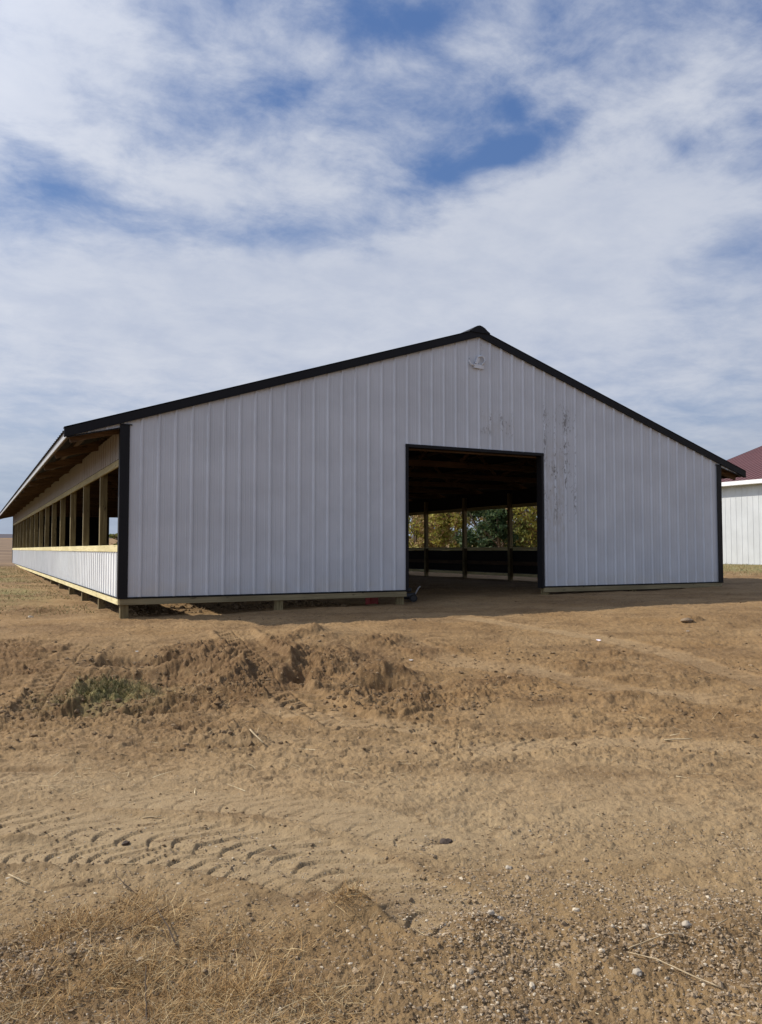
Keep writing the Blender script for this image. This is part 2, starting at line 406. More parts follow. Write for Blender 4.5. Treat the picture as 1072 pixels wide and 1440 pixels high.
ii = np.arange(NR-1)[:, None]*NA + np.arange(NA)[None, :]; jj = np.arange(NR-1)[:, None]*NA + (np.arange(NA)[None, :]+1) % NA
F = np.stack([ii, jj, jj+NA, ii+NA], -1).reshape(-1, 4)[:, ::-1]
m1 = np.stack([moist_shade, du, gr, np.ones_like(moist_shade)], 1); m1 = np.vstack([m1, [[0,0,0,1]]])
grey = ss(np.hypot(*uv(fxx, fyy))+.8*pn(fxx*.8, fyy*.8, 14), 8.5, 4.2)
m2 = np.stack([field, farm, grey, np.ones_like(moist_shade)], 1); m2 = np.vstack([m2, [[0,0,0,1]]])

t = NT('bare earth')
A1 = t.n('ShaderNodeAttribute', attribute_name='m1').outputs['Color']; A2 = t.n('ShaderNodeAttribute', attribute_name='m2').outputs['Color']
s1 = t.n('ShaderNodeSeparateColor', i_Color=A1).outputs; s2 = t.n('ShaderNodeSeparateColor', i_Color=A2).outputs
n1 = t.noise(1.6, 6, .6); n2 = t.noise(14, 5, .65); n3 = t.noise(85, 3, .7); n0 = t.noise(.35, 4, .55)
c = t.mix(t.ramp(n1, .3, .7), (.198,.134,.067), (.265,.186,.100))
c = t.mix(t.ramp(n0, .35, .65, 0, .55), c, (.240,.152,.069))
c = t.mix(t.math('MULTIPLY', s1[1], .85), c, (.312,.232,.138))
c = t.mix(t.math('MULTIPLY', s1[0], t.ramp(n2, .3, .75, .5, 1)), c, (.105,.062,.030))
c = t.mix(t.ramp(n2, .52, .72, 0, .45), c, (.115,.077,.042))
fleck = t.noise(4.2, 6, .68, t.mapping(scale=(1.0,2.6,1), rot=(0,0,YAW)))
c = t.mix(t.ramp(fleck, .55, .68, 0, .62), c, (.100,.062,.031))
c = t.mix(t.ramp(fleck, .44, .30, 0, .35), c, (.36,.275,.17))
c = t.mix(t.ramp(n3, .55, .8, 0, .62), c, (.070,.046,.026))
c = t.mix(t.ramp(n3, .42, .22, 0, .5), c, (.40,.33,.23))
vor = t.n('ShaderNodeTexVoronoi', i_Vector=t.obj, i_Scale=55.0)
vr = t.n('ShaderNodeSeparateColor', i_Color=vor.outputs['Color']).outputs[0]
peb = t.math('MULTIPLY', t.ramp(vor.outputs['Distance'], .28, .16), t.ramp(vr, .80, .82))
c = t.mix(t.math('MULTIPLY', peb, .7), c, (.42,.37,.31))
tint = t.mix(s2[2], (1.07,.995,.89), (1.03,1.02,.98)); c = t.mix(1.0, c, tint, 'MULTIPLY')
gcol = t.mix(t.ramp(n2, .35, .65), (.13,.135,.042), (.27,.245,.11))
c = t.mix(t.math('MULTIPLY', s1[2], t.ramp(t.noise(5, 5, .7), .35, .6)), c, gcol)
fn = t.noise(.02, 4, .6, t.mapping(scale=(1,3,1))); fc = t.mix(t.ramp(fn, .35, .65), (.15,.10,.065), (.24,.165,.10))
c = t.mix(s2[0], c, fc); c = t.mix(s2[1], c, (.085,.075,.085))
h1 = t.math('ADD', t.math('MULTIPLY', n2, .6), t.math('ADD', t.math('MULTIPLY', n3, .35), t.math('MULTIPLY', peb, .25)))
t.bump(h1, 1.0, .022)
EARTH = t.out(c, .92, spec=.2)
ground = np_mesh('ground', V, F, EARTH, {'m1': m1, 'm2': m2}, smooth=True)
cfan = bpy.data.objects  # (hole of 0.35 m round the camera foot is closed below)
tag(ground, kind='structure')
import bmesh
bm = bmesh.new(); bm.from_mesh(ground.data); bm.verts.ensure_lookup_table()
cv = bm.verts[NA*NR]
for k in range(NA): bm.faces.new((bm.verts[k], cv, bm.verts[(k+1) % NA]))
bm.to_mesh(ground.data); bm.free()

def gz1(x, y): return float(ground_z(x, y)[0])

# ------------------------------------------------------------------ barn
W, L, HE = 15.24, 41.43, 3.28; SL = .325; RS = .304
def rt(x): return HE + SL*(W/2-abs(x-W/2))      # top of the roof at x
barn = empty('pole_barn', (0,0,0), 'long open-sided white steel pole barn with black trim, tall front doorway and timber posts', 'barn')

def rib_profile(x0, x1, pitch, off, h=.026, base=.078, top=.026, minor=True):
    """breakpoints (x, outward offset) from x0 to x1"""
    pts = [(x0, 0)]
    k = math.floor((x0-off)/pitch)
    while off+k*pitch < x1+pitch:
        c = off+k*pitch
        for dx, y in ((-base/2,0),(-top/2,h),(top/2,h),(base/2,0)): pts.append((c+dx, y))
        if minor:
            for q in (1/3, 2/3):
                m = c+pitch*q; pts += [(m-.014,0),(m,.0035),(m+.014,0)]
        k += 1
    pts.sort(); out = []
    pts = [p for p in pts if x0 <= p[0] <= x1]
    pts.append((x1, 0)); return pts
def gable_panel(Y, out, x0, x1, zb, zt, name):
    m = MB(); pr = rib_profile(x0, x1, RS, .04)
    vs = []; n = len(pr)
    extra = [W/2]
    for x, o in pr: vs += [(x, Y+out*(.006+o), zb(x)), (x, Y+out*(.006+o), zt(x))]
    fs = [(2*i, 2*i+2, 2*i+3, 2*i+1) if out < 0 else (2*i, 2*i+1, 2*i+3, 2*i+2) for i in range(n-1)]
    m.add(vs, fs); m.mi = 1
    vs = []
    xs = sorted(set([x0, x1] + ([W/2] if x0 < W/2 < x1 else [])))
    for x in xs: vs += [(x, Y+out*.002, zb(x)), (x, Y+out*.002, zt(x))]
    m.add(vs, [(2*i, 2*i+1, 2*i+3, 2*i+2) if out < 0 else (2*i, 2*i+2, 2*i+3, 2*i+1) for i in range(len(xs)-1)])
    return m.build(name, [GABLE, BACK], barn)
DX0, DX1, DZ = 5.777, 9.390, 3.062
ztop = lambda x: rt(x)-.05
ov = .93
zlow = lambda x: (rt(x)-.17) + (x+ov)/ov*.0 - (x+ov)/ov*.075 if x < 0 else (rt(x)-.17) - (W+ov-x)/ov*.075
for Y, out in ((0,-1), (L,1)):
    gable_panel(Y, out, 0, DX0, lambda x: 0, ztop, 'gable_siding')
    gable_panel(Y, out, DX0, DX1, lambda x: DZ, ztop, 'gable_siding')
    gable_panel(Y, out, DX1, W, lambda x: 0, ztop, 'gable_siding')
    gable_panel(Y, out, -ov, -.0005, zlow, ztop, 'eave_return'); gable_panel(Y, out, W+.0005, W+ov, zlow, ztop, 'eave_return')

def side_panel(X, out, z0, z1, name, pitch=.304):
    m = MB(); pr = rib_profile(0.02, L-.02, pitch, .05, h=.020, base=.06, top=.024, minor=False); vs = []; n = len(pr)
    for y, o in pr: vs += [(X+out*(.006+o), y, z0), (X+out*(.006+o), y, z1)]
    m.add(vs, [(2*i, 2*i+1, 2*i+3, 2*i+2) if out < 0 else (2*i, 2*i+2, 2*i+3, 2*i+1) for i in range(n-1)]); m.mi = 1
    m.add([(X+out*.002,.02,z0),(X+out*.002,.02,z1),(X+out*.002,L-.02,z1),(X+out*.002,L-.02,z0)], [(0,3,2,1) if out < 0 else (0,1,2,3)])
    return m.build(name, [SIDE if z0 < 1 else BAND, BACK], barn)
for X, out in ((0,-1), (W,1)):
    side_panel(X, out, .0, .81, 'side_siding'); side_panel(X, out, 2.50, 3.02, 'side_siding', .304)
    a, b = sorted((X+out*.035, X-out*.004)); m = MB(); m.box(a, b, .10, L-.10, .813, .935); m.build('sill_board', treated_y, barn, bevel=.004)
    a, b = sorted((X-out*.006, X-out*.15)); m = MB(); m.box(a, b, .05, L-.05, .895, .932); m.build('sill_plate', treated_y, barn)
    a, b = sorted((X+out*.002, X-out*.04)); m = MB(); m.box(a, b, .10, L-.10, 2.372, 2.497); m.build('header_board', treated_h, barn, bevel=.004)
    a, b = sorted((X+out*.036, X-out*.004)); m = MB(); m.box(a, b, .003, L-.003, -.125, -.020); m.build('skirt_board', treated_y, barn, bevel=.004)
    a, b = sorted((X+out*.040, X-out*.004)); m = MB(); m.box(a, b, .10, L-.10, -.018, -.001); m.build('base_trim', BLACK, barn)
    # fascia, roof-edge drip
    xf = X+out*ov; a, b = sorted((xf, xf-out*.02)); m = MB(); m.box(a, b, .0, L, rt(xf)-.165, rt(xf)-.035); m.build('fascia', FASC, barn)
    a, b = sorted((xf-out*.022, xf-out*.062)); m = MB(); m.box(a, b, .01, L-.01, rt(xf)-.16, rt(xf)-.045); m.build('sub_fascia', raft_y, barn)
# corner trims
for X, ox in ((0,-1), (W,1)):
    for Y, oy in ((0,-1), (L,1)):
        m = MB(); a, b = sorted((X+ox*.042, X-ox*.125)); c0, d0 = sorted((Y+oy*.030, Y+oy*.046)); m.box(a, b, c0, d0, -.02, 3.075)
        a, b = sorted((X+ox*.028, X+ox*.042)); c0, d0 = sorted((Y+oy*.030, Y-oy*.085)); m.box(a, b, c0, d0, -.02, 3.075)
        a, b = sorted((X+ox*.046, X-ox*.165)); c0, d0 = sorted((Y+oy*.028, Y+oy*.056)); m.box(a, b, c0, d0, 3.075, 3.095)
        m.build('corner_trim', BLACK, barn, bevel=.003)
# front and back: skirt boards, base trim, door trims
for Y, oy in ((0,-1), (L,1)):
    for x0, x1 in ((.0, DX0), (DX1, W)):
        m = MB(); a, b = sorted((Y+oy*.030, Y-oy*.008)); m.box(x0-.0, x1, a, b, -.128, -.021); m.build('skirt_board', treated_x, barn, bevel=.004)
        m = MB(); a, b = sorted((Y+oy*.036, Y-oy*.008)); xx0 = x0+.128 if x0 == 0 else x0; xx1 = x1-.128 if x1 == W else x1
        m.box(xx0, xx1, a, b, -.019, .010); m.build('base_trim', BLACK, barn)
    a, b = sorted((Y+oy*.034, Y-oy*.16)); a2, b2 = sorted((Y+oy*.038, Y-oy*.16))
    m = MB(); m.box(DX0-.012, DX0+.05, a, b, -.03, DZ+.0); m.build('door_jamb', BLACK, barn, bevel=.003)
    m = MB(); m.box(DX1-.05, DX1+.012, a, b, -.03, DZ+.0); m.build('door_jamb', BLACK, barn, bevel=.003)
    m = MB(); m.box(DX0-.014, DX1+.014, a2, b2, DZ-.045, DZ+.022); m.build('door_header', BLACK, barn, bevel=.003)
# posts
PW = .14
def post(x, y, zt, w=PW, d=PW):
    zb = min(gz1(x, y), gz1(x+.1, y-.1), gz1(x-.1, y))-.12
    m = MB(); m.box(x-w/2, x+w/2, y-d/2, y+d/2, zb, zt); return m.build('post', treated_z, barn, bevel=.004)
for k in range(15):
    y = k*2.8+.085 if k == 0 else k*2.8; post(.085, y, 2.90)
post(.085, L-.09, 2.90)
for k in range(14):
    y = .085 if k == 0 else k*3.03+.06; post(W-.085, y, 2.90)
post(W-.085, L-.09, 2.90)
for Y in (.085, L-.085):
    for x in (2.99, DX0-.11, DX1+.11, 12.2):
        post(x, Y, rt(x)-.45)
# trusses
for k in range(16):
    y = min(.14+k*2.8, L-.14) if k else .19
    m = MB()
    for sgn in (0, 1):
        f = (lambda x: x) if sgn == 0 else (lambda x: W-x)
        m.bar((f(-ov+.07), y, rt(-ov+.07)-.205), (f(W/2), y, rt(W/2)-.205), .04, .14)
        for xa, xb in ((1.9, 2.9), (4.6, 3.1), (4.8, 6.2)):
            m.bar((f(xa), y+.001*sgn, rt(xa)-.22), (f(xb), y, 3.15), .038, .09)
        m.bar((f(-ov+.07), y+.042, rt(-ov+.07)-.21), (f(-.002), y+.042, 2.99), .038, .085)
    m.bar((0.01, y, 3.06), (W-.01, y, 3.06), .042, .15); m.bar((W/2, y+.002, 3.10), (W/2, y+.002, rt(W/2)-.25), .036, .09)
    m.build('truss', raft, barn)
# purlins
xs = [-ov+.45] + [i*.76+.15 for i in range(0, 10)]
for x in xs:
    for s in (0, 1):
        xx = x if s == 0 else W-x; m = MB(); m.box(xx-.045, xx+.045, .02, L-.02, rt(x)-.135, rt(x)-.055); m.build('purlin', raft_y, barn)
# girts inside
for X, s in ((.035, 1), (W-.035, -1)):
    for z in (.28,): 
        m = MB(); a, b = sorted((X-.018, X+.018)); m.box(a, b, .16, L-.16, z, z+.14); m.build('girt', raft_y, barn)
# roof skins
def roof_side(s):
    m = MB(); pr = rib_profile(-.03, L+.03, RS, .05, minor=False); vs = []; n = len(pr)
    f = (lambda x: x) if s == 0 else (lambda x: W-x)
    xe = -ov-.035
    for y, o in pr: vs += [(f(xe), y, rt(xe)-.04+o), (f(W/2), y, rt(W/2)-.04+o)]
    m.add(vs, [(2*i, 2*i+1, 2*i+3, 2*i+2) if s == 1 else (2*i, 2*i+2, 2*i+3, 2*i+1) for i in range(n-1)]); m.mi = 1
    m.add([(f(xe), -.03, rt(xe)-.044),(f(W/2), -.03, rt(W/2)-.044),(f(W/2), L+.03, rt(W/2)-.044),(f(xe), L+.03, rt(xe)-.044)], [(0,1,2,3) if s == 0 else (3,2,1,0)])
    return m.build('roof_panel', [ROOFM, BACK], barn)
roof_side(0); roof_side(1)
# rake trims
for Y, oy in ((0,-1), (L,1)):
    for s in (0, 1):
        f = (lambda x: x) if s == 0 else (lambda x: W-x)
        m = MB(); xe = -ov-.045
        a, b = sorted((Y+oy*.030, Y+oy*.062))
        for (u0, u1, q0, q1) in ((-.165, .012, a, b), (-.012, .012, min(Y-oy*.10, a), max(Y-oy*.10, b)), (-.172, -.155, min(a, Y+oy*.075), max(b, Y+oy*.075))):
            m.add([(f(xe), q0, rt(xe)+u0), (f(W/2), q0, rt(W/2)+u0), (f(W/2), q1, rt(W/2)+u0), (f(xe), q1, rt(xe)+u0),
                   (f(xe), q0, rt(xe)+u1), (f(W/2), q0, rt(W/2)+u1), (f(W/2), q1, rt(W/2)+u1), (f(xe), q1, rt(xe)+u1)],
                  [(0,3,2,1),(4,5,6,7),(0,1,5,4),(1,2,6,5),(2,3,7,6),(3,0,4,7)])
        m.build('rake_trim', BLACK, barn)
        m = MB(); xa, xb = -ov, -.045
        m.bar((f(xa), Y+oy*.034, zlow(xa)-.008), (f(xb), Y+oy*.034, zlow(xb)-.008), .022, .022); m.build('return_trim', BLACK, barn)
# ridge cap
m = MB(); prof = [(-.27,-.072),(-.20,-.03),(-.14,.02),(-.07,.055),(0,.072),(.07,.055),(.14,.02),(.20,-.03),(.27,-.072),(.27,-.092),(-.27,-.092)]
vs = [(W/2+x, y, rt(W/2)+.01+z) for y in (-.085, L+.085) for x, z in prof]; n = len(prof)
m.add(vs, [(i, (i+1) % n, n+(i+1) % n, n+i) for i in range(n)] + [tuple(range(n))[::-1], tuple(range(n, 2*n))]); m.build('ridge_cap', BLACK, barn)

# emblem on the gable
EMB = paint('weathered white plate', (.60,.63,.67), .5)
em = empty('gable_emblem', (7.61, -.03, 5.03), 'small white metal emblem with two curved arms on a stub post, under the ridge', 'emblem')
m = MB(); m.bar((-.075,-.02,-.06), (-.01,-.02,.085), .075, .03, up=(0,1,0)); m.build('stub_post', EMB, em, bevel=.004)
m = MB(); m.bar((-.135,-.022,-.112), (.115,-.022,-.122), .032, .085, up=(0,0,1)); m.build('base_plate', EMB, em, bevel=.004)
m = MB(); m.tube([(-.14,-.03,-.10),(-.20,-.03,-.095),(-.25,-.035,-.06),(-.275,-.035,-.01),(-.265,-.035,.045),(-.235,-.03,.075)], [.02,.022,.020,.018,.015,.010], 8); m.build('arm', EMB, em, smooth=True)
m = MB(); m.tube([(-.03,-.03,.085),(.01,-.03,.115),(.07,-.035,.125),(.13,-.035,.09),(.145,-.035,.03),(.12,-.035,-.03),(.07,-.03,-.075)], [.02,.022,.022,.024,.022,.020,.018], 8); m.build('arm', EMB, em, smooth=True)

# ------------------------------------------------------------------ small machine and can by the door
DK = paint('dark machine metal', (.03,.03,.032), .45); GR = paint('grey cast metal', (.30,.30,.30), .4); RB = paint('tyre rubber', (.02,.02,.02), .8)
def disc(m, c, r, w, n=20, r2=0):
    vs = []; cx, cy, cz = c
    for y in (-w/2, w/2):
        for rr in (r, r2 if r2 else r*.01):
            for k in range(n): a = 2*PI*k/n; vs.append((cx+rr*math.cos(a), cy+y, cz+rr*math.sin(a)))
    fs = []
    for k in range(n):
        k1 = (k+1) % n
        fs += [(k, k1, 2*n+k1, 2*n+k), (n+k, 3*n+k, 3*n+k1, n+k1), (k, n+k, n+k1, k1), (2*n+k, 2*n+k1, 3*n+k1, 3*n+k)]
    m.add(vs, fs)
mx, my = 6.12, .55
ge = empty('compressor', (mx, my, gz1(mx, my)+.0), 'small dark wheeled air compressor on the dirt just inside the left door jamb', 'compressor', rz=-.45)
m = MB(); m.tube([(-.20,0,.12),(-.18,0,.12),(.16,0,.12),(.18,0,.12)], [.05,.075,.075,.05], 14); m.build('tank', DK, ge, smooth=True)
m = MB(); m.box(-.16,-.06,-.06,.06,.195,.30); m.tube([(-.03,0,.25),(.08,0,.25)], .045, 12); m.build('motor', DK, ge, bevel=.006)
m = MB(); m.tube([(-.11,-.02,.30),(-.11,-.02,.33)], [.035,.03], 10); m.box(-.16,-.12,-.10,-.07,.05,.24); m.build('pump_head', GR, ge)
for sy in (-.11, .11):
    m = MB(); disc(m, (.12, sy, .085), .085, .035, 24, .05); wh = m.build('wheel', RB, ge)
    m = MB(); disc(m, (.12, sy, .085), .048, .025, 20); m.build('rim', DK, wh)
m = MB(); m.tube([(.17,-.07,.18),(.24,-.07,.30),(.27,-.07,.33),(.27,.07,.33),(.24,.07,.30),(.17,.07,.18)], .010, 8); m.build('handle', GR, ge)
RED = paint('red plastic', (.30,.025,.02), .45)
fx, fy = 5.25, .55
fc_ = empty('fuel_can', (fx, fy, gz1(fx, fy)-.02), 'red fuel can in the shade under the front skirt board, left of the doorway', 'fuel can', rz=.3)
m = MB(); m.box(-.12,.12,-.08,.08,0,.20); m.add([(-.12,-.08,.20),(.12,-.08,.20),(.12,.08,.20),(-.12,.08,.20),(-.05,-.04,.25),(.07,-.04,.25),(.07,.04,.25),(-.05,.04,.25)], [(4,5,6,7),(0,1,5,4),(1,2,6,5),(2,3,7,6),(3,0,4,7)]); m.build('can_body', RED, fc_, bevel=.012)
m = MB(); m.tube([(-.08,0,.22),(-.13,0,.27)], .018, 8); m.build('spout', DK, fc_); m = MB(); m.tube([(-.03,0,.245),(-.02,0,.275),(.05,0,.275),(.06,0,.245)], .009, 6); m.build('handle', RED, fc_)

# ------------------------------------------------------------------ second barn
b2 = empty('white_shed', (29.2, 14.7, .17), 'white steel shed with maroon ribbed roof behind the right end of the barn', 'shed')
SH = paint('white shed siding steel', (.55,.58,.60), .45); MAR = paint('maroon roof paint', (.135,.055,.052), .45); WT = paint('white gutter', (.85,.85,.86), .4)  # each paint is the part's own colour
LB, WB, HB = 26.0, 24.0, 3.68
m = MB(); pr = rib_profile(-LB, 0, .30, .0, h=.012, base=.05, top=.02, minor=False); vs = []; n = len(pr)
for y, o in pr: vs += [(-.006-o, y, .0), (-.006-o, y, HB)]
m.add(vs, [(2*i, 2*i+1, 2*i+3, 2*i+2) for i in range(n-1)]); m.box(0, WB, -LB, 0, 0, HB)
m.add([(0,0,HB),(WB,0,HB),(WB/2,0,HB+WB/6),(0,-LB,HB),(WB,-LB,HB),(WB/2,-LB,HB+WB/6)], [(0,1,2),(4,3,5)]); m.build('wall', SH, b2)
m = MB()
for s in (0, 1):
    f = (lambda x: x) if s == 0 else (lambda x: WB-x); pr = rib_profile(-LB-.3, .3, .304, .0, h=.03, base=.08, top=.03, minor=False); vs = []; n = len(pr)
    for y, o in pr: vs += [(f(-.45), y, HB+.26-.15+o), (f(WB/2), y, HB+.26+WB/6+o)]
    m.add(vs, [(2*i, 2*i+1, 2*i+3, 2*i+2) if s else (2*i, 2*i+2, 2*i+3, 2*i+1) for i in range(n-1)])
m.build('roof', MAR, b2)
m = MB(); m.box(-.46,-.41,-LB-.3,.3,HB-.05,HB+.13); m.box(-.41,-.008,-LB-.29,.29,HB-.05,HB-.03); m.build('fascia', WT, b2)
m = MB(); m.bar((-.45,.31,HB+.03),(WB/2,.31,HB+.12+WB/6), .03, .18); m.bar((WB+.45,.31,HB+.03),(WB/2,.311,HB+.12+WB/6), .03, .18); m.build('rake_board', WT, b2)
m = MB(); m.box(-.045, -.004, -LB, .0, -.30, -.002); m.build('base_board', wood('grey base board', (.16,.15,.12), (.22,.20,.16), 'y'), b2)

# ------------------------------------------------------------------ trees beyond
BARK = wood('bark', (.10,.075,.055), (.18,.14,.10), 'z', .9)
def leafmat(name, c0, c1, c2):
    t = NT(name); a = t.n('ShaderNodeAttribute', attribute_name='tone').outputs['Color']; s = t.n('ShaderNodeSeparateColor', i_Color=a).outputs
    c = t.mix(s[0], c0, c1); c = t.mix(t.ramp(s[1], .72, .8), c, c2)
    t.b.inputs['Subsurface Weight'].default_value = 0
    m = t.out(c, .7, spec=.25)
    tr = t.n('ShaderNodeBsdfTranslucent'); t.link(c, tr.inputs['Color']); mx_ = t.n('ShaderNodeMixShader'); mx_.inputs[0].default_value = .3
    t.link(t.b.outputs[0], mx_.inputs[1]); t.link(tr.outputs[0], mx_.inputs[2]); t.link(mx_.outputs[0], t.t.nodes['Material Output'].inputs[0]); return m
LM = {'yellow': leafmat('yellowing leaves', (.20,.20,.04), (.38,.34,.07), (.24,.15,.06)),
      'rust': leafmat('rusty leaves', (.20,.13,.06), (.34,.24,.11), (.30,.28,.07)),
      'dark': leafmat('dark green leaves', (.025,.05,.02), (.05,.085,.03), (.10,.13,.05)),
      'olive': leafmat('olive leaves', (.14,.16,.04), (.28,.28,.07), (.24,.16,.07))}
def leaf_cloud(cent, radii, nl, size, mat, name, parent):
    """many small leaf faces inside a few overlapping ellipsoids"""
    P = []; 
    per = nl//len(cent)
    for c, rd in zip(cent, radii):
        d = rng.normal(size=(per, 3)); d /= np.linalg.norm(d, axis=1)[:, None]
        rr = rng.random(per)**.45; p = np.array(c) + d*rr[:, None]*np.array(rd)
        P.append(p)
    P = np.vstack(P); keep = fbm(P[:, 0]*1.0+P[:, 2], P[:, 1]*1.0-P[:, 2]*.6, 1.3, 2, 5) > -.22; P = P[keep]; k = len(P)
    a = rng.normal(size=(k, 3)); a /= np.linalg.norm(a, axis=1)[:, None]; b = np.cross(a, rng.normal(size=(k, 3))); b /= np.linalg.norm(b, axis=1)[:, None]
    s = size*(.6+.8*rng.random(k))[:, None]
    V = np.stack([P-a*s, P+b*s*.45, P+a*s, P-b*s*.45], 1).reshape(-1, 3); F = np.arange(4*k).reshape(-1, 4)
    tone = np.repeat(np.clip(.5+1.3*fbm(P[:, 0]+P[:, 2], P[:, 1], .9, 2, 9)+rng.normal(size=k)*.22, 0, 1), 4); t2 = np.repeat(rng.random(k), 4)
    return np_mesh(name, V, F, mat, {'tone': np.stack([tone, t2, t2, np.ones_like(t2)], 1)}, parent=parent)
def tree(x, y, h, w, kind, label, group, nl=4200, size=.13, name='brush_tree', low=.05):
    r = random.Random(int(x*100+y)); z = float(base_h(x, y))
    e = empty(name, (x, y, z), label, 'tree', group)
    m = MB(); 
    for q in range(3):
        a = r.random()*6.28; m.tube([(0,0,-.1),(.15*math.cos(a),.15*math.sin(a),h*.3),(.35*w*math.cos(a)*.6,.35*w*math.sin(a)*.6,h*.6),(.4*w*math.cos(a)*.8,.4*w*math.sin(a)*.8,h*.85)], [.09,.07,.045,.015], 6)
        for b in range(4):
            aa = a+r.uniform(-1.3,1.3); zz = h*r.uniform(.25,.6); m.tube([(.15*math.cos(a),.15*math.sin(a),zz),(w*.35*math.cos(aa),w*.35*math.sin(aa),zz+h*.22)], [.035,.01], 5)
    m.build('trunk', BARK, e)
    ce = []; rd = []
    for q in range(13):
        a = r.random()*6.28; f = r.random()**.6; zz = r.uniform(low, .88); k = math.sqrt(max(.15, 1-(zz-.4)**2*2))
        ce.append((w*.34*f*k*math.cos(a), w*.34*f*k*math.sin(a), h*zz)); s = r.uniform(.7, 1.1); rd.append((w*.22*s, w*.22*s, h*.13*s))
    leaf_cloud(ce, rd, nl, size, LM[kind], 'crown', e); return e
G = 'brushy trees in the hedgerow beyond the barn'
def atX(px, X):
    a = (px-536)/FPX; dx = a*RT[0]+FW[0]; dy = a*RT[1]+FW[1]; return X, CAM[1]+(X-CAM[0])/dx*dy
for px, X, h, w, kind, lab in (
  (556,27.5,6.2,4.4,'olive','olive tree cut off by the left edge of the doorway'),
  (584,26.5,5.9,4.2,'yellow','yellow-green brush tree seen left of the first post from the left inside the doorway'),
  (618,27.0,5.6,4.0,'rust','rust-brown brush tree seen just right of the first post from the left in the doorway'),
  (641,25.5,5.8,3.6,'yellow','yellow-green brush tree seen just left of the middle post in the doorway'),
  (680,23.5,4.9,3.6,'dark','dark green bushy tree seen just right of the middle post in the doorway'),
  (707,27.0,6.4,4.0,'rust','tall rust-brown tree rising behind the dark green one in the doorway'),
  (703,22.2,3.3,2.8,'dark','low dark green bush beside the third post from the left in the doorway'),
  (738,25.0,6.0,3.8,'olive','olive tree seen right of the third post from the left in the doorway'),
  (768,24.0,6.0,4.0,'yellow','yellow-green tree cut off by the right jamb of the doorway'),
  (650,31.0,6.6,5.5,'olive','tall olive tree filling in behind the middle of the hedgerow'),
  (600,32.0,6.8,5.5,'yellow','tall yellow tree filling in behind the left of the hedgerow'),
  (745,30.0,6.6,5.5,'rust','tall rusty tree filling in behind the right of the hedgerow')):
    x, y = atX(px, X); tree(x, y, h, w, kind, lab, G)
a_ = (163-536)/FPX; bx, by = xy(a_*78, 78)
tree(bx+1.0, by, 2.4, 4.6, 'olive', 'distant green bush seen through the barn beside its front left corner post', None, 3500, .16, 'bush')

# ------------------------------------------------------------------ loose stuff on the ground
def scatter(n, px0, px1, py0, py1, dens=None):
    """world points whose density follows the ground area seen between two rows"""
    v0 = 1.6*FPX/(py1-772); v1 = 1.6*FPX/(py0-772)
    v = 1/np.sqrt(rng.uniform(1/v1**2, 1/v0**2, n*3)) if v1 > 6 else rng.uniform(v0, v1, n*3)
    a = rng.uniform((px0-536)/FPX, (px1-536)/FPX, n*3); u = a*v; x, y = xy(u, v)
    if dens is not None:
        k = rng.random(len(x)) < dens(u, v, x, y); x, y = x[k], y[k]
    return x[:n], y[:n]
ICO = None
bmi = bmesh.new(); bmesh.ops.create_icosphere(bmi, subdivisions=1, radius=1); IV = np.array([v.co[:] for v in bmi.verts]); IF = np.array([[v.index for v in f.verts] for f in bmi.faces]); bmi.free()
def stones(name, x, y, smin, smax, power, mat, label, sink=.3):
    n = len(x); z = ground_z(x, y); s = smin*(smax/smin)**(rng.random(n)**power)
    D = 1+.28*rng.normal(size=(n, 12)).clip(-1.3, 1.3); V = IV[None]*D[:, :, None]
    V = V*np.stack([1+.3*rng.random(n), 1-.2*rng.random(n), .55+.3*rng.random(n)], 1)[:, None]
    a = rng.random(n)*6.28; ca, sa = np.cos(a)[:, None], np.sin(a)[:, None]
    V = np.stack([V[..., 0]*ca-V[..., 1]*sa, V[..., 0]*sa+V[..., 1]*ca, V[..., 2]], -1)*s[:, None, None]
    V += np.stack([x, y, z-s*sink+s*.3], 1)[:, None]
    F = (IF[None]+np.arange(n)[:, None, None]*12).reshape(-1, 3)
    t = np.repeat(rng.random(n), 12); t2 = np.repeat(rng.random(n), 12)
    o = np_mesh(name, V.reshape(-1, 3), F, mat, {'tone': np.stack([t, t2, t, np.ones_like(t)], 1)}, smooth=False)
    return tag(o, label, None, None, 'stuff')
def tonemat(name, c0, c1, c2, lim=.85, rough=.9):
    t = NT(name); a = t.n('ShaderNodeAttribute', attribute_name='tone').outputs['Color']; s = t.n('ShaderNodeSeparateColor', i_Color=a).outputs
    c = t.mix(s[0], c0, c1); c = t.mix(t.ramp(s[1], lim, lim+.04), c, c2); c = t.mix(t.ramp(t.noise(60, 4, .6), .4, .7, 0, .35), c, tuple(k*.6 for k in c0))
    return t.out(c, rough, spec=.25)
PEB = tonemat('pebble', (.19,.135,.080), (.38,.29,.19), (.55,.47,.35), .90)
CLOD = tonemat('soil clod', (.14,.092,.048), (.24,.165,.092), (.30,.21,.12), .9)
def dG(u, v, x, y):
    k = 1-ss(v+.3*pn(x*1.3, y*1.3, 71)+.12*np.clip(-u, -1, 1.2), 3.3, 4.4); k2 = ss(u, -.3, .5)
    cl = ss(fbm(x, y, 1.6, 2, 15), -.25, .35)
    lf = np.exp(-((u+1.45)/.30)**2-((v-3.05)/.35)**2)
    return np.clip(.9*lf+(.10+k*(.25+.75*k2))*(.25+.75*cl)+.5*ss(u, .3, 1.4)*cl*(1-ss(v, 4.2, 5.2)), 0, 1)
x, y = scatter(27000, -260, 1330, 1150, 1460, dG); stones('gravel', x, y, .0022, .0095, 1.7, PEB, 'small tan and grey pebbles littering the near ground')
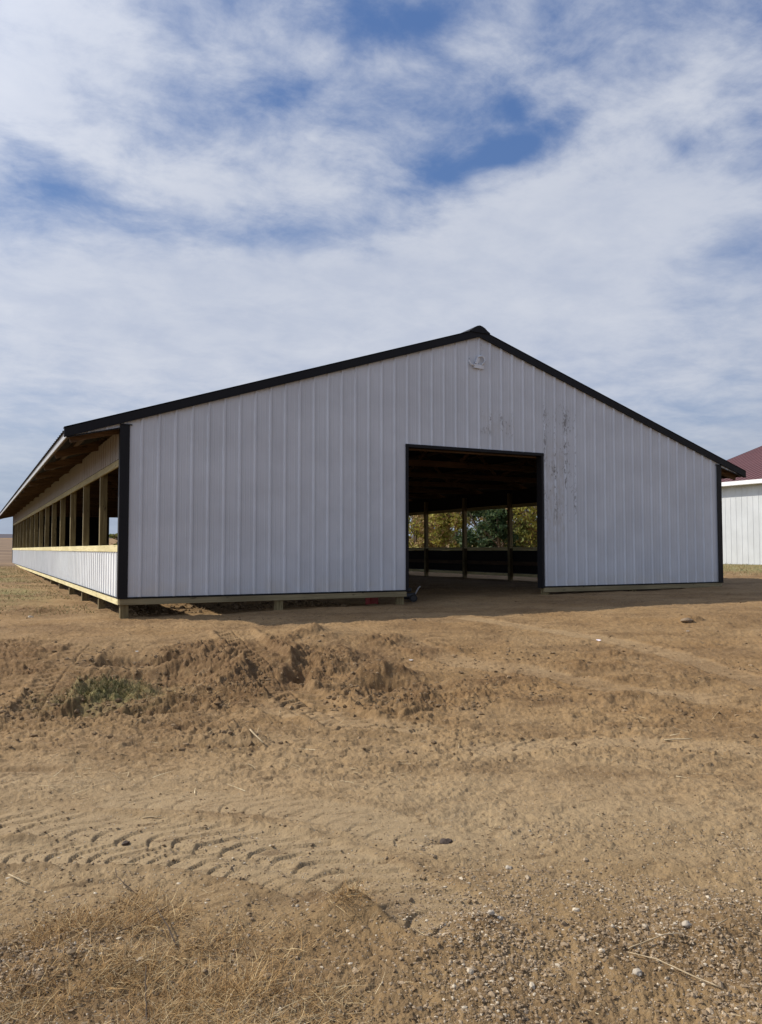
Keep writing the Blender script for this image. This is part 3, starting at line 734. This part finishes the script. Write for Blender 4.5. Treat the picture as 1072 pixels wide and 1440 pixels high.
x, y = scatter(560, -260, 1330, 1180, 1450, dG); stones('pebbles', x, y, .008, .018, 2.2, PEB, 'larger scattered pebbles lying in the near dirt')
def dB(u, v, x, y):
    k = ss(v, 7.4, 8.6)*(1-ss(v, 10.6, 11.6))*(1-.8*ss(u, .8, 3)); return np.clip(k*ss(fbm(x, y, .9, 3, 31), -.1, .3)+.06, 0, 1)
x, y = scatter(9500, -260, 1330, 868, 1060, dB); stones('soil_clods', x, y, .007, .032, 2.6, CLOD, 'crumbled brown clods on the torn up bank')
x, y = scatter(8000, -260, 1330, 1000, 1420); stones('soil_crumbs', x, y, .003, .010, 2.0, CLOD, 'fine crumbs of soil on the trodden dirt')
# individual clods along scarps are part of the ground; rubble behind the first posts
def under(u, v, x, y): return np.ones(len(x))
xr = rng.uniform(.4, 4.8, 900); yr = rng.uniform(.4, 3.2, 900); stones('rubble', xr, yr, .012, .07, 2.0, CLOD, 'broken clods lying under the barn floor edge')

def blades(name, x, y, lmin, lmax, wd, lean, mat, label, curl=.4, nseg=3, rise=.0):
    """thin curved strips; lean 0 = upright, 1 = lying"""
    n = len(x); z = ground_z(x, y)+rise; l = rng.uniform(lmin, lmax, n)*(.6+.8*rng.random(n)); a = rng.random(n)*6.28
    tilt = np.clip(lean+rng.normal(size=n)*.13, 0, .985)*PI/2
    P = np.stack([x, y, z], 1); d = np.stack([np.cos(a)*np.sin(tilt), np.sin(a)*np.sin(tilt), np.cos(tilt)], 1)
    sd = np.stack([-np.sin(a), np.cos(a), np.zeros(n)], 1)+rng.normal(size=(n, 3))*.35; sd /= np.linalg.norm(sd, axis=1)[:, None]
    cv = rng.normal(size=(n, 3))*curl; cv[:, 2] = -np.abs(cv[:, 2])*(1-.7*np.array(lean)); rows = []
    for k in range(nseg+1):
        t = k/nseg; w = wd*(1-.75*t)*(.7+.6*rng.random(n)) if k else np.full(n, wd)
        Q = P+d*(l*t)[:, None]+cv*(l*t*t*.5)[:, None]
        rows += [Q-sd*w[:, None]/2, Q+sd*w[:, None]/2]
    V = np.stack(rows, 1).reshape(-1, 3); m = 2*(nseg+1)
    F = np.array([[2*k, 2*k+1, 2*k+3, 2*k+2] for k in range(nseg)])[None]+np.arange(n)[:, None, None]*m
    zz = V[:, 2]; 
    t = np.repeat(rng.random(n), m); t2 = np.repeat(rng.random(n), m)
    o = np_mesh(name, V, F.reshape(-1, 4), mat, {'tone': np.stack([t, t2, t, np.ones_like(t)], 1)})
    return tag(o, label, None, None, 'stuff') if label else o
STRAW = tonemat('dry straw', (.30,.22,.12), (.46,.36,.21), (.62,.52,.33), .88, .75)
DRY = tonemat('dead grass', (.20,.11,.042), (.47,.305,.13), (.60,.46,.25), .84, .85)
GRN = tonemat('green grass', (.07,.075,.022), (.15,.145,.05), (.27,.21,.10), .62, .8)
def dL(u, v, x, y):
    k = (1-ss(u+.25*pn(x*2, y*2, 4), -.55, .05))*(1-ss(v+.15*pn(x*2, y*2, 5), 3.15, 3.75)); return np.clip(k*(.03+.97*ss(fbm(x, y, 2.1, 3, 16), -.05, .28)), 0, 1)
x, y = scatter(11000, -60, 640, 1235, 1460, dL); blades('dead_grass', x, y, .03, .10, .0022, .80, DRY, 'matted dead brown grass in the lower left foreground', .7)
x, y = scatter(2600, -60, 700, 1240, 1460, dL); blades('dry_grass', x, y, .05, .13, .0024, .86, STRAW, 'pale loose dry stalks caught in the dead grass', .35)
def clump(cx, cy, s, n): return cx+rng.normal(size=n)*s, cy+rng.normal(size=n)*s*.8
CX = []; CY = []
for px, py, s, n in ((110,1305,.09,500),(215,1300,.10,500),(60,1330,.08,300),(300,1330,.10,400),(355,1395,.10,500),(170,1380,.12,500),(320,1400,.1,300),(492,1283,.05,260),(400,1330,.1,250),(250,1420,.1,400),(60,1410,.12,400),(190,1275,.06,200)):
    cx, cy = at(px, py); a, b = clump(cx, cy, s, n); CX.append(a); CY.append(b)
blades('grass_tufts', np.concatenate(CX), np.concatenate(CY), .035, .105, .0026, .60, DRY, 'ragged tufts of dead grass near the camera', .6)
def dS(u, v, x, y): return np.clip(.08+.8*ss(fbm(x, y, 1.2, 3, 26), .05, .35), 0, 1)
x, y = scatter(420, -60, 1130, 985, 1110, dS); blades('straw', x, y, .06, .2, .006, .955, STRAW, 'scattered straw on the worn dirt between the bank and the tyre tracks', .25, rise=.006)
x, y = scatter(260, -60, 1130, 1110, 1440, dS); blades('straw_bits', x, y, .03, .10, .0035, .955, STRAW, 'short bits of straw lying on the near dirt', .25, rise=.004)
cx, cy = at(150, 982); a, b = clump(cx, cy, .17, 800); a2 = cx+rng.normal(size=450)*.38; b2_ = cy+rng.normal(size=450)*.18
blades('grass_patch', np.concatenate([a, a2]), np.concatenate([b, b2_]), .05, .12, .006, .45, GRN, 'green grass patch growing on the torn bank at left', .5)
cx, cy = at(275, 985); a, b = clump(cx, cy, .4, 700); blades('sparse_grass', a, b, .04, .09, .005, .6, DRY, 'sparse dead grass on the bank right of the green patch', .5)
xs_ = -rng.random(22000)**1.2*9-.15; ys_ = rng.uniform(1.5, 34, 22000); kk = fbm(xs_, ys_, .5, 2, 6) > -.1-.004*ys_
blades('verge_grass', xs_[kk], ys_[kk], .04, .10, .012, .5, GRN, 'thin green grass along the left side of the barn', .5)
xs_ = rng.uniform(20.5, 29, 9000); ys_ = rng.uniform(-12, 14, 9000)
blades('yard_grass', xs_, ys_, .05, .12, .016, .4, tonemat('pale yard grass', (.17,.17,.07), (.30,.28,.14), (.36,.32,.2), .8), 'pale short grass in front of the white shed', .5)

# ------------------------------------------------------------------ single twigs, stalks, litter
TW = wood('dark twig bark', (.05,.035,.025), (.09,.065,.045), 'z', .85); ST = wood('pale stalk', (.34,.26,.15), (.50,.40,.26), 'x', .8, .8)
def stalk(name, pts, rad, mat, label, cat, lift=.008, group=None):
    """pts: (px, py, extra height)"""
    W3 = [];
    for px, py, dz in pts:
        x, y = at(px, py); W3.append(Vector((x, y, gz1(x, y)+lift+dz)))
    o = W3[0].copy(); e = []
    for i in range(len(W3)-1):
        for k in range(4):
            t = k/4; p = W3[i].lerp(W3[i+1], t); e.append(p-o + Vector((random.uniform(-1,1),random.uniform(-1,1),0))*rad*.6)
    e.append(W3[-1]-o); m = MB(); n = len(e); m.tube(e, [rad*(1-.45*i/n) for i in range(n)], 6); ob = m.build(name, mat, smooth=True); ob.location = o
    return tag(ob, label, cat, group)
stalk('dry_stalk', [(1012,1396,.0),(975,1382,.012),(925,1362,.02),(883,1346,.004)], .0032, ST, 'long pale jointed stalk lying across the gravel at lower right', 'stalk')
stalk('dry_stalk', [(884,1341,0),(905,1337,.006),(935,1333,.008),(962,1329,.0)], .0032, ST, 'shorter straight stalk just above the long jointed one at lower right', 'stalk')
stalk('dry_stalk', [(1003,1325,0),(1015,1314,.01),(1024,1306,.014)], .0032, ST, 'short stubby stalk propped against clods near the right edge', 'stalk')
stalk('dry_stalk', [(200,1152,0),(228,1153,.004)], .0032, ST, 'short pale stalk lying on the upper tyre track', 'stalk')
stalk('dry_stalk', [(12,1238,.01),(42,1251,.01)], .004, ST, 'pale stalk at the left edge below the tyre tracks', 'stalk')
stalk('dry_stalk', [(352,1040,0),(371,1052,.01)], .008, ST, 'stout pale stalk on the dirt below the torn bank', 'stalk')
stalk('dry_stalk', [(935,1041,0),(974,1043,.008)], .008, ST, 'pale stalk on the worn dirt at right', 'stalk')
stalk('twig', [(206,1452,0),(206,1425,.02),(204,1400,.03),(205,1378,.045)], .0032, TW, 'thin dark twig standing at the bottom left of the foreground', 'twig')
stalk('twig', [(249,1337,.0),(236,1318,.03),(220,1300,.05)], .0038, TW, 'dark twig poking out of the dead grass tufts', 'twig')
stalk('twig', [(193,1264,.0),(178,1258,.02),(164,1249,.03),(162,1240,.05)], .0026, TW, 'bent dark twig on the bare dirt above the dead grass', 'twig')
stalk('twig', [(165,1320,.0),(195,1312,.01),(236,1290,.03)], .0026, TW, 'slender twig leaning through the matted grass', 'twig')
def clod(px, py, s, mat, name, label, cat, flat=.7):
    x, y = at(px, py); bm = bmesh.new(); bmesh.ops.create_icosphere(bm, subdivisions=3, radius=s)
    for v in bm.verts:
        p = v.co*(1/s); k = 1+.35*float(pn(np.array([p.x*1.4+px]), np.array([p.y*1.4+p.z*1.7]), 3)[0])+.18*float(pn(np.array([p.x*4+px]), np.array([p.y*4-p.z*3]), 5)[0]); v.co *= k; v.co.z *= flat
    me = bpy.data.meshes.new(name); bm.to_mesh(me); bm.free(); me.materials.append(mat); me.polygons.foreach_set('use_smooth', [True]*len(me.polygons))
    o = bpy.data.objects.new(name, me); col.objects.link(o); o.location = (x, y, gz1(x, y)+s*flat*.5); return tag(o, label, cat)
wet = NT('wet soil clod'); WETC = wet.out(wet.mix(wet.noise(40, 4), (.03,.02,.015), (.07,.045,.03)), .8); wet.bump(wet.noise(60, 4), .8, .01)
dry = NT('dry soil clod'); DRYC = dry.out(dry.mix(dry.noise(40, 4), (.17,.12,.075), (.27,.20,.13)), .9); dry.bump(dry.noise(60, 4), .9, .01)
grs = NT('grey fieldstone'); STO = grs.out(grs.mix(grs.noise(30, 4), (.30,.255,.19), (.46,.40,.32)), .8); grs.bump(grs.noise(50, 4), .6, .006)
clod(177,1190,.020, WETC, 'clod', 'small round dark clod between the two tyre tracks at left', 'clod')
clod(435,886,.075, DRYC, 'clod', 'knob of soil crowning the little mound above the bank', 'clod', .9)
clod(628,1182,.035, WETC, 'clod', 'dark flat clod on the bare dirt right of the tyre tracks', 'clod', .45)
clod(966,875,.10, DRYC, 'clod', 'flat brown clod on the rise at right below the shade line', 'clod', .4)
clod(691,1301,.016, STO, 'stone', 'pale stone at the end of the dusty tyre track', 'stone')
clod(703,1302,.013, STO, 'stone', 'rounded grey stone touching the pale one at the track end', 'stone')
clod(716,1222,.016, STO, 'stone', 'lone whitish stone on the dirt at centre right', 'stone')
clod(966,1315,.019, STO, 'stone', 'largest grey stone among the clods near the right edge', 'stone')
clod(43,868,.05, STO, 'stone', 'pale stone on the low mound near the left edge', 'stone')
clod(897,1373,.018, STO, 'stone', 'dull stone below the long jointed stalk', 'stone')
PAP = paint('torn plastic wrapper', (.78,.70,.74), .5); PW_ = paint('white paper', (.82,.82,.80), .6)
def scrap(px, py, s, mat, label):
    x, y = at(px, py); m = MB(); n = 6; g = {}
    vs = [((i/(n-1)-.5)*s*(1+.3*math.sin(j)), (j/(n-1)-.5)*s*.7*(1+.3*math.cos(i)), s*.22*random.random()+.012) for i in range(n) for j in range(n)]
    m.add(vs, [(i*n+j, (i+1)*n+j, (i+1)*n+j+1, i*n+j+1) for i in range(n-1) for j in range(n-1)])
    o = m.build('litter_scrap', mat); o.location = (x, y, gz1(x, y)+.005); o.rotation_euler.z = random.random()*3
    md = o.modifiers.new('thick', 'SOLIDIFY'); md.thickness = .002; return tag(o, label, 'litter')
scrap(842,902,.075, PAP, 'crumpled pinkish white wrapper on the rise right of centre')
scrap(578,930,.04, PW_, 'small white paper scrap on the dirt below the doorway')
scrap(968,890,.035, PW_, 'tiny white scrap near the flat clod at right')
scrap(193,918,.04, PW_, 'small white scrap at the brow of the bank on the left')

# ------------------------------------------------------------------ world: sky with high broken cloud
SEL, SAZ = 41.7, math.atan2(.71, -.87)     # elevation, direction towards the sun in the xy plane
wd = bpy.data.worlds.new('World'); scene.world = wd; wd.use_nodes = True
class WT_(NT):
    def __init__(s, w): s.t = w.node_tree; s._tc = None
t = WT_(wd); bgn = t.t.nodes['Background']
sky = t.n('ShaderNodeTexSky', sky_type='NISHITA'); sky.sun_disc = False; sky.sun_elevation = R(SEL); sky.sun_rotation = (PI/2-SAZ) % (2*PI)
sky.air_density = 1.2; sky.dust_density = .6; sky.ozone_density = 2.2
gen = t.n('ShaderNodeTexCoord').outputs['Generated']
s = t.n('ShaderNodeSeparateXYZ', i_Vector=gen).outputs
# azimuth and elevation (degrees), azimuth measured clockwise from the barn's length axis
az = t.math('MULTIPLY', t.math('ARCTAN2', s[0], s[1]), 180/PI); el = t.math('MULTIPLY', t.math('ARCSINE', s[2]), 180/PI)
zz = t.math('ADD', t.math('MAXIMUM', s[2], 0), .16)
pv = t.n('ShaderNodeCombineXYZ', i_X=t.math('DIVIDE', s[0], zz), i_Y=t.math('DIVIDE', s[1], zz)).outputs[0]
def azel(px, py):
    a = (px-536)/FPX; b = -(py-720)/FPX; dep = math.cos(PITCH)-b*math.sin(PITCH); dz = math.sin(PITCH)+b*math.cos(PITCH)
    dx = a*RT[0]+dep*FW[0]; dy = a*RT[1]+dep*FW[1]; return math.degrees(math.atan2(dx, dy)), math.degrees(math.atan2(dz, math.hypot(dx, dy)))
SKYF = [ # px, py, half-width deg, half-height deg, tilt, amount (+ blue hole, - thicker cloud)
 (705,208,4.0,1.1,16,.62),(600,240,2.6,1.6,10,.36),(525,50,4.0,1.8,-8,.42),(625,35,2.0,1.0,0,.25),(400,142,2.6,1.2,0,.32),(718,152,1.3,.8,0,.3),
 (110,262,6.0,2.0,-20,.34),(20,300,6.5,2.8,10,.40),(240,200,4.0,1.4,25,.16),(380,325,8.0,1.6,6,.30),(560,318,4.0,1.2,25,.22),(1000,350,6.0,1.6,4,.20),(1060,390,6,3.2,10,.22),
 (1062,195,2.2,2.0,0,.34),(975,230,3.0,.7,0,.22),(900,130,5,1.5,-20,.12),(330,150,3,1.5,15,.15),(60,600,10,4,0,.10),(1010,560,9,1.6,0,.26),(980,610,8,1.2,0,.2),
 (80,60,10,6,0,-.35),(820,330,11,3.8,8,-.45),(250,420,16,3.0,0,-.40),(600,430,14,3.0,0,-.40),(330,260,7,1.6,18,-.18),(1000,90,7,4,0,-.12),(700,60,4,1.5,20,-.1)]
tot = None
wob = t.n('ShaderNodeTexNoise', i_Vector=pv, i_Scale=1.1, i_Detail=5, i_Roughness=.6).outputs['Color']
ws = t.n('ShaderNodeSeparateColor', i_Color=wob).outputs
azw = t.math('ADD', az, t.math('MULTIPLY', t.math('SUBTRACT', ws[0], .5), 11)); elw = t.math('ADD', el, t.math('MULTIPLY', t.math('SUBTRACT', ws[1], .5), 7))
for px, py, rx, ry, tl, am in SKYF:
    a0, e0 = azel(px, py); c_, s_ = math.cos(R(tl)), math.sin(R(tl))
    dx = t.math('SUBTRACT', azw, a0); dy = t.math('SUBTRACT', elw, e0)
    qx = t.math('DIVIDE', t.math('ADD', t.math('MULTIPLY', dx, c_), t.math('MULTIPLY', dy, s_)), rx)
    qy = t.math('DIVIDE', t.math('SUBTRACT', t.math('MULTIPLY', dy, c_), t.math('MULTIPLY', dx, s_)), ry)
    g = t.math('MULTIPLY', t.math('EXPONENT', t.math('MULTIPLY', t.math('ADD', t.math('MULTIPLY', qx, qx), t.math('MULTIPLY', qy, qy)), -1)), am)
    tot = g if tot is None else t.math('ADD', tot, g)
rotv = t.n('ShaderNodeMapping', i_Vector=pv, i_Rotation=(0,0,R(28)), i_Scale=(1.0,1.7,1)).outputs[0]
na = t.noise(1.5, 10, .58, rotv, .15); nb = t.noise(5.6, 10, .64, pv, .25); nc = t.noise(.8, 3, .5, pv)
nz = t.math('ADD', t.math('MULTIPLY', na, .55), t.math('MULTIPLY', nb, .45))
hole = t.math('ADD', t.math('SUBTRACT', tot, t.ramp(el, 18, 31, .22, -.12)), t.math('MULTIPLY', t.math('SUBTRACT', .5, nz), t.ramp(el, 15, 27, 1.1, 2.9)))
cov = t.ramp(hole, -.36, .56, 1, 0)       # 1 = cloud
lowm = t.ramp(el, 1, 11, 0, 1)
sk = t.n('ShaderNodeVectorMath', operation='SCALE', i_0=sky.outputs[0], i_Scale=.105).outputs[0]
sk = t.mix(.5, sk, (.055,.145,.44))
shade = t.math('ADD', t.math('MULTIPLY', t.ramp(nb, .3, .7), .5), t.math('MULTIPLY', t.ramp(na, .3, .75), .5))
cl_hi = t.mix(shade, (.50,.55,.67), (.66,.69,.765)); cl_lo = t.mix(shade, (.35,.42,.55), (.42,.49,.60))
cl = t.mix(lowm, cl_lo, cl_hi)
cov2 = t.math('MAXIMUM', t.math('MULTIPLY', cov, .93), t.ramp(el, 14, 3, 0, .75))
sund = (math.cos(SAZ)*math.cos(R(SEL)), math.sin(SAZ)*math.cos(R(SEL)), math.sin(R(SEL)))
cg = t.n('ShaderNodeVectorMath', operation='DOT_PRODUCT', i_0=gen, i_1=sund).outputs['Value']
glow = t.math('ADD', t.ramp(cg, -.7, .15, .56, 1.0), t.math('MULTIPLY', t.math('EXPONENT', t.math('DIVIDE', t.math('SUBTRACT', cg, 1), .10)), 3.2))
wl = t.n('ShaderNodeVectorMath', operation='DOT_PRODUCT', i_0=gen, i_1=tuple(Vector((-.9,-.28,.36)).normalized())).outputs['Value']
glow = t.math('ADD', glow, t.math('MULTIPLY', t.math('EXPONENT', t.math('DIVIDE', t.math('SUBTRACT', wl, 1), .16)), 1.5))   # added unseen sky glow at left, brightens the gable's rib flanks
cl = t.n('ShaderNodeVectorMath', operation='SCALE', i_0=cl, i_Scale=glow).outputs[0]
final = t.mix(cov2, sk, cl)
t.link(final, bgn.inputs['Color']); bgn.inputs['Strength'].default_value = 1.0

sd = bpy.data.lights.new('sun', 'SUN'); sd.energy = 4.6; sd.angle = R(.6); sd.color = (1, .915, .785)
so = bpy.data.objects.new('sun', sd); col.objects.link(so)
D = Vector((math.cos(SAZ)*math.cos(R(SEL)), math.sin(SAZ)*math.cos(R(SEL)), math.sin(R(SEL))))
so.rotation_euler = D.to_track_quat('Z', 'Y').to_euler(); so.location = (-20, 20, 30)

scene.view_settings.view_transform = 'Standard'; scene.view_settings.look = 'None'
scene.view_settings.exposure = 0; scene.view_settings.gamma = 1
scene.cycles.max_bounces = 6
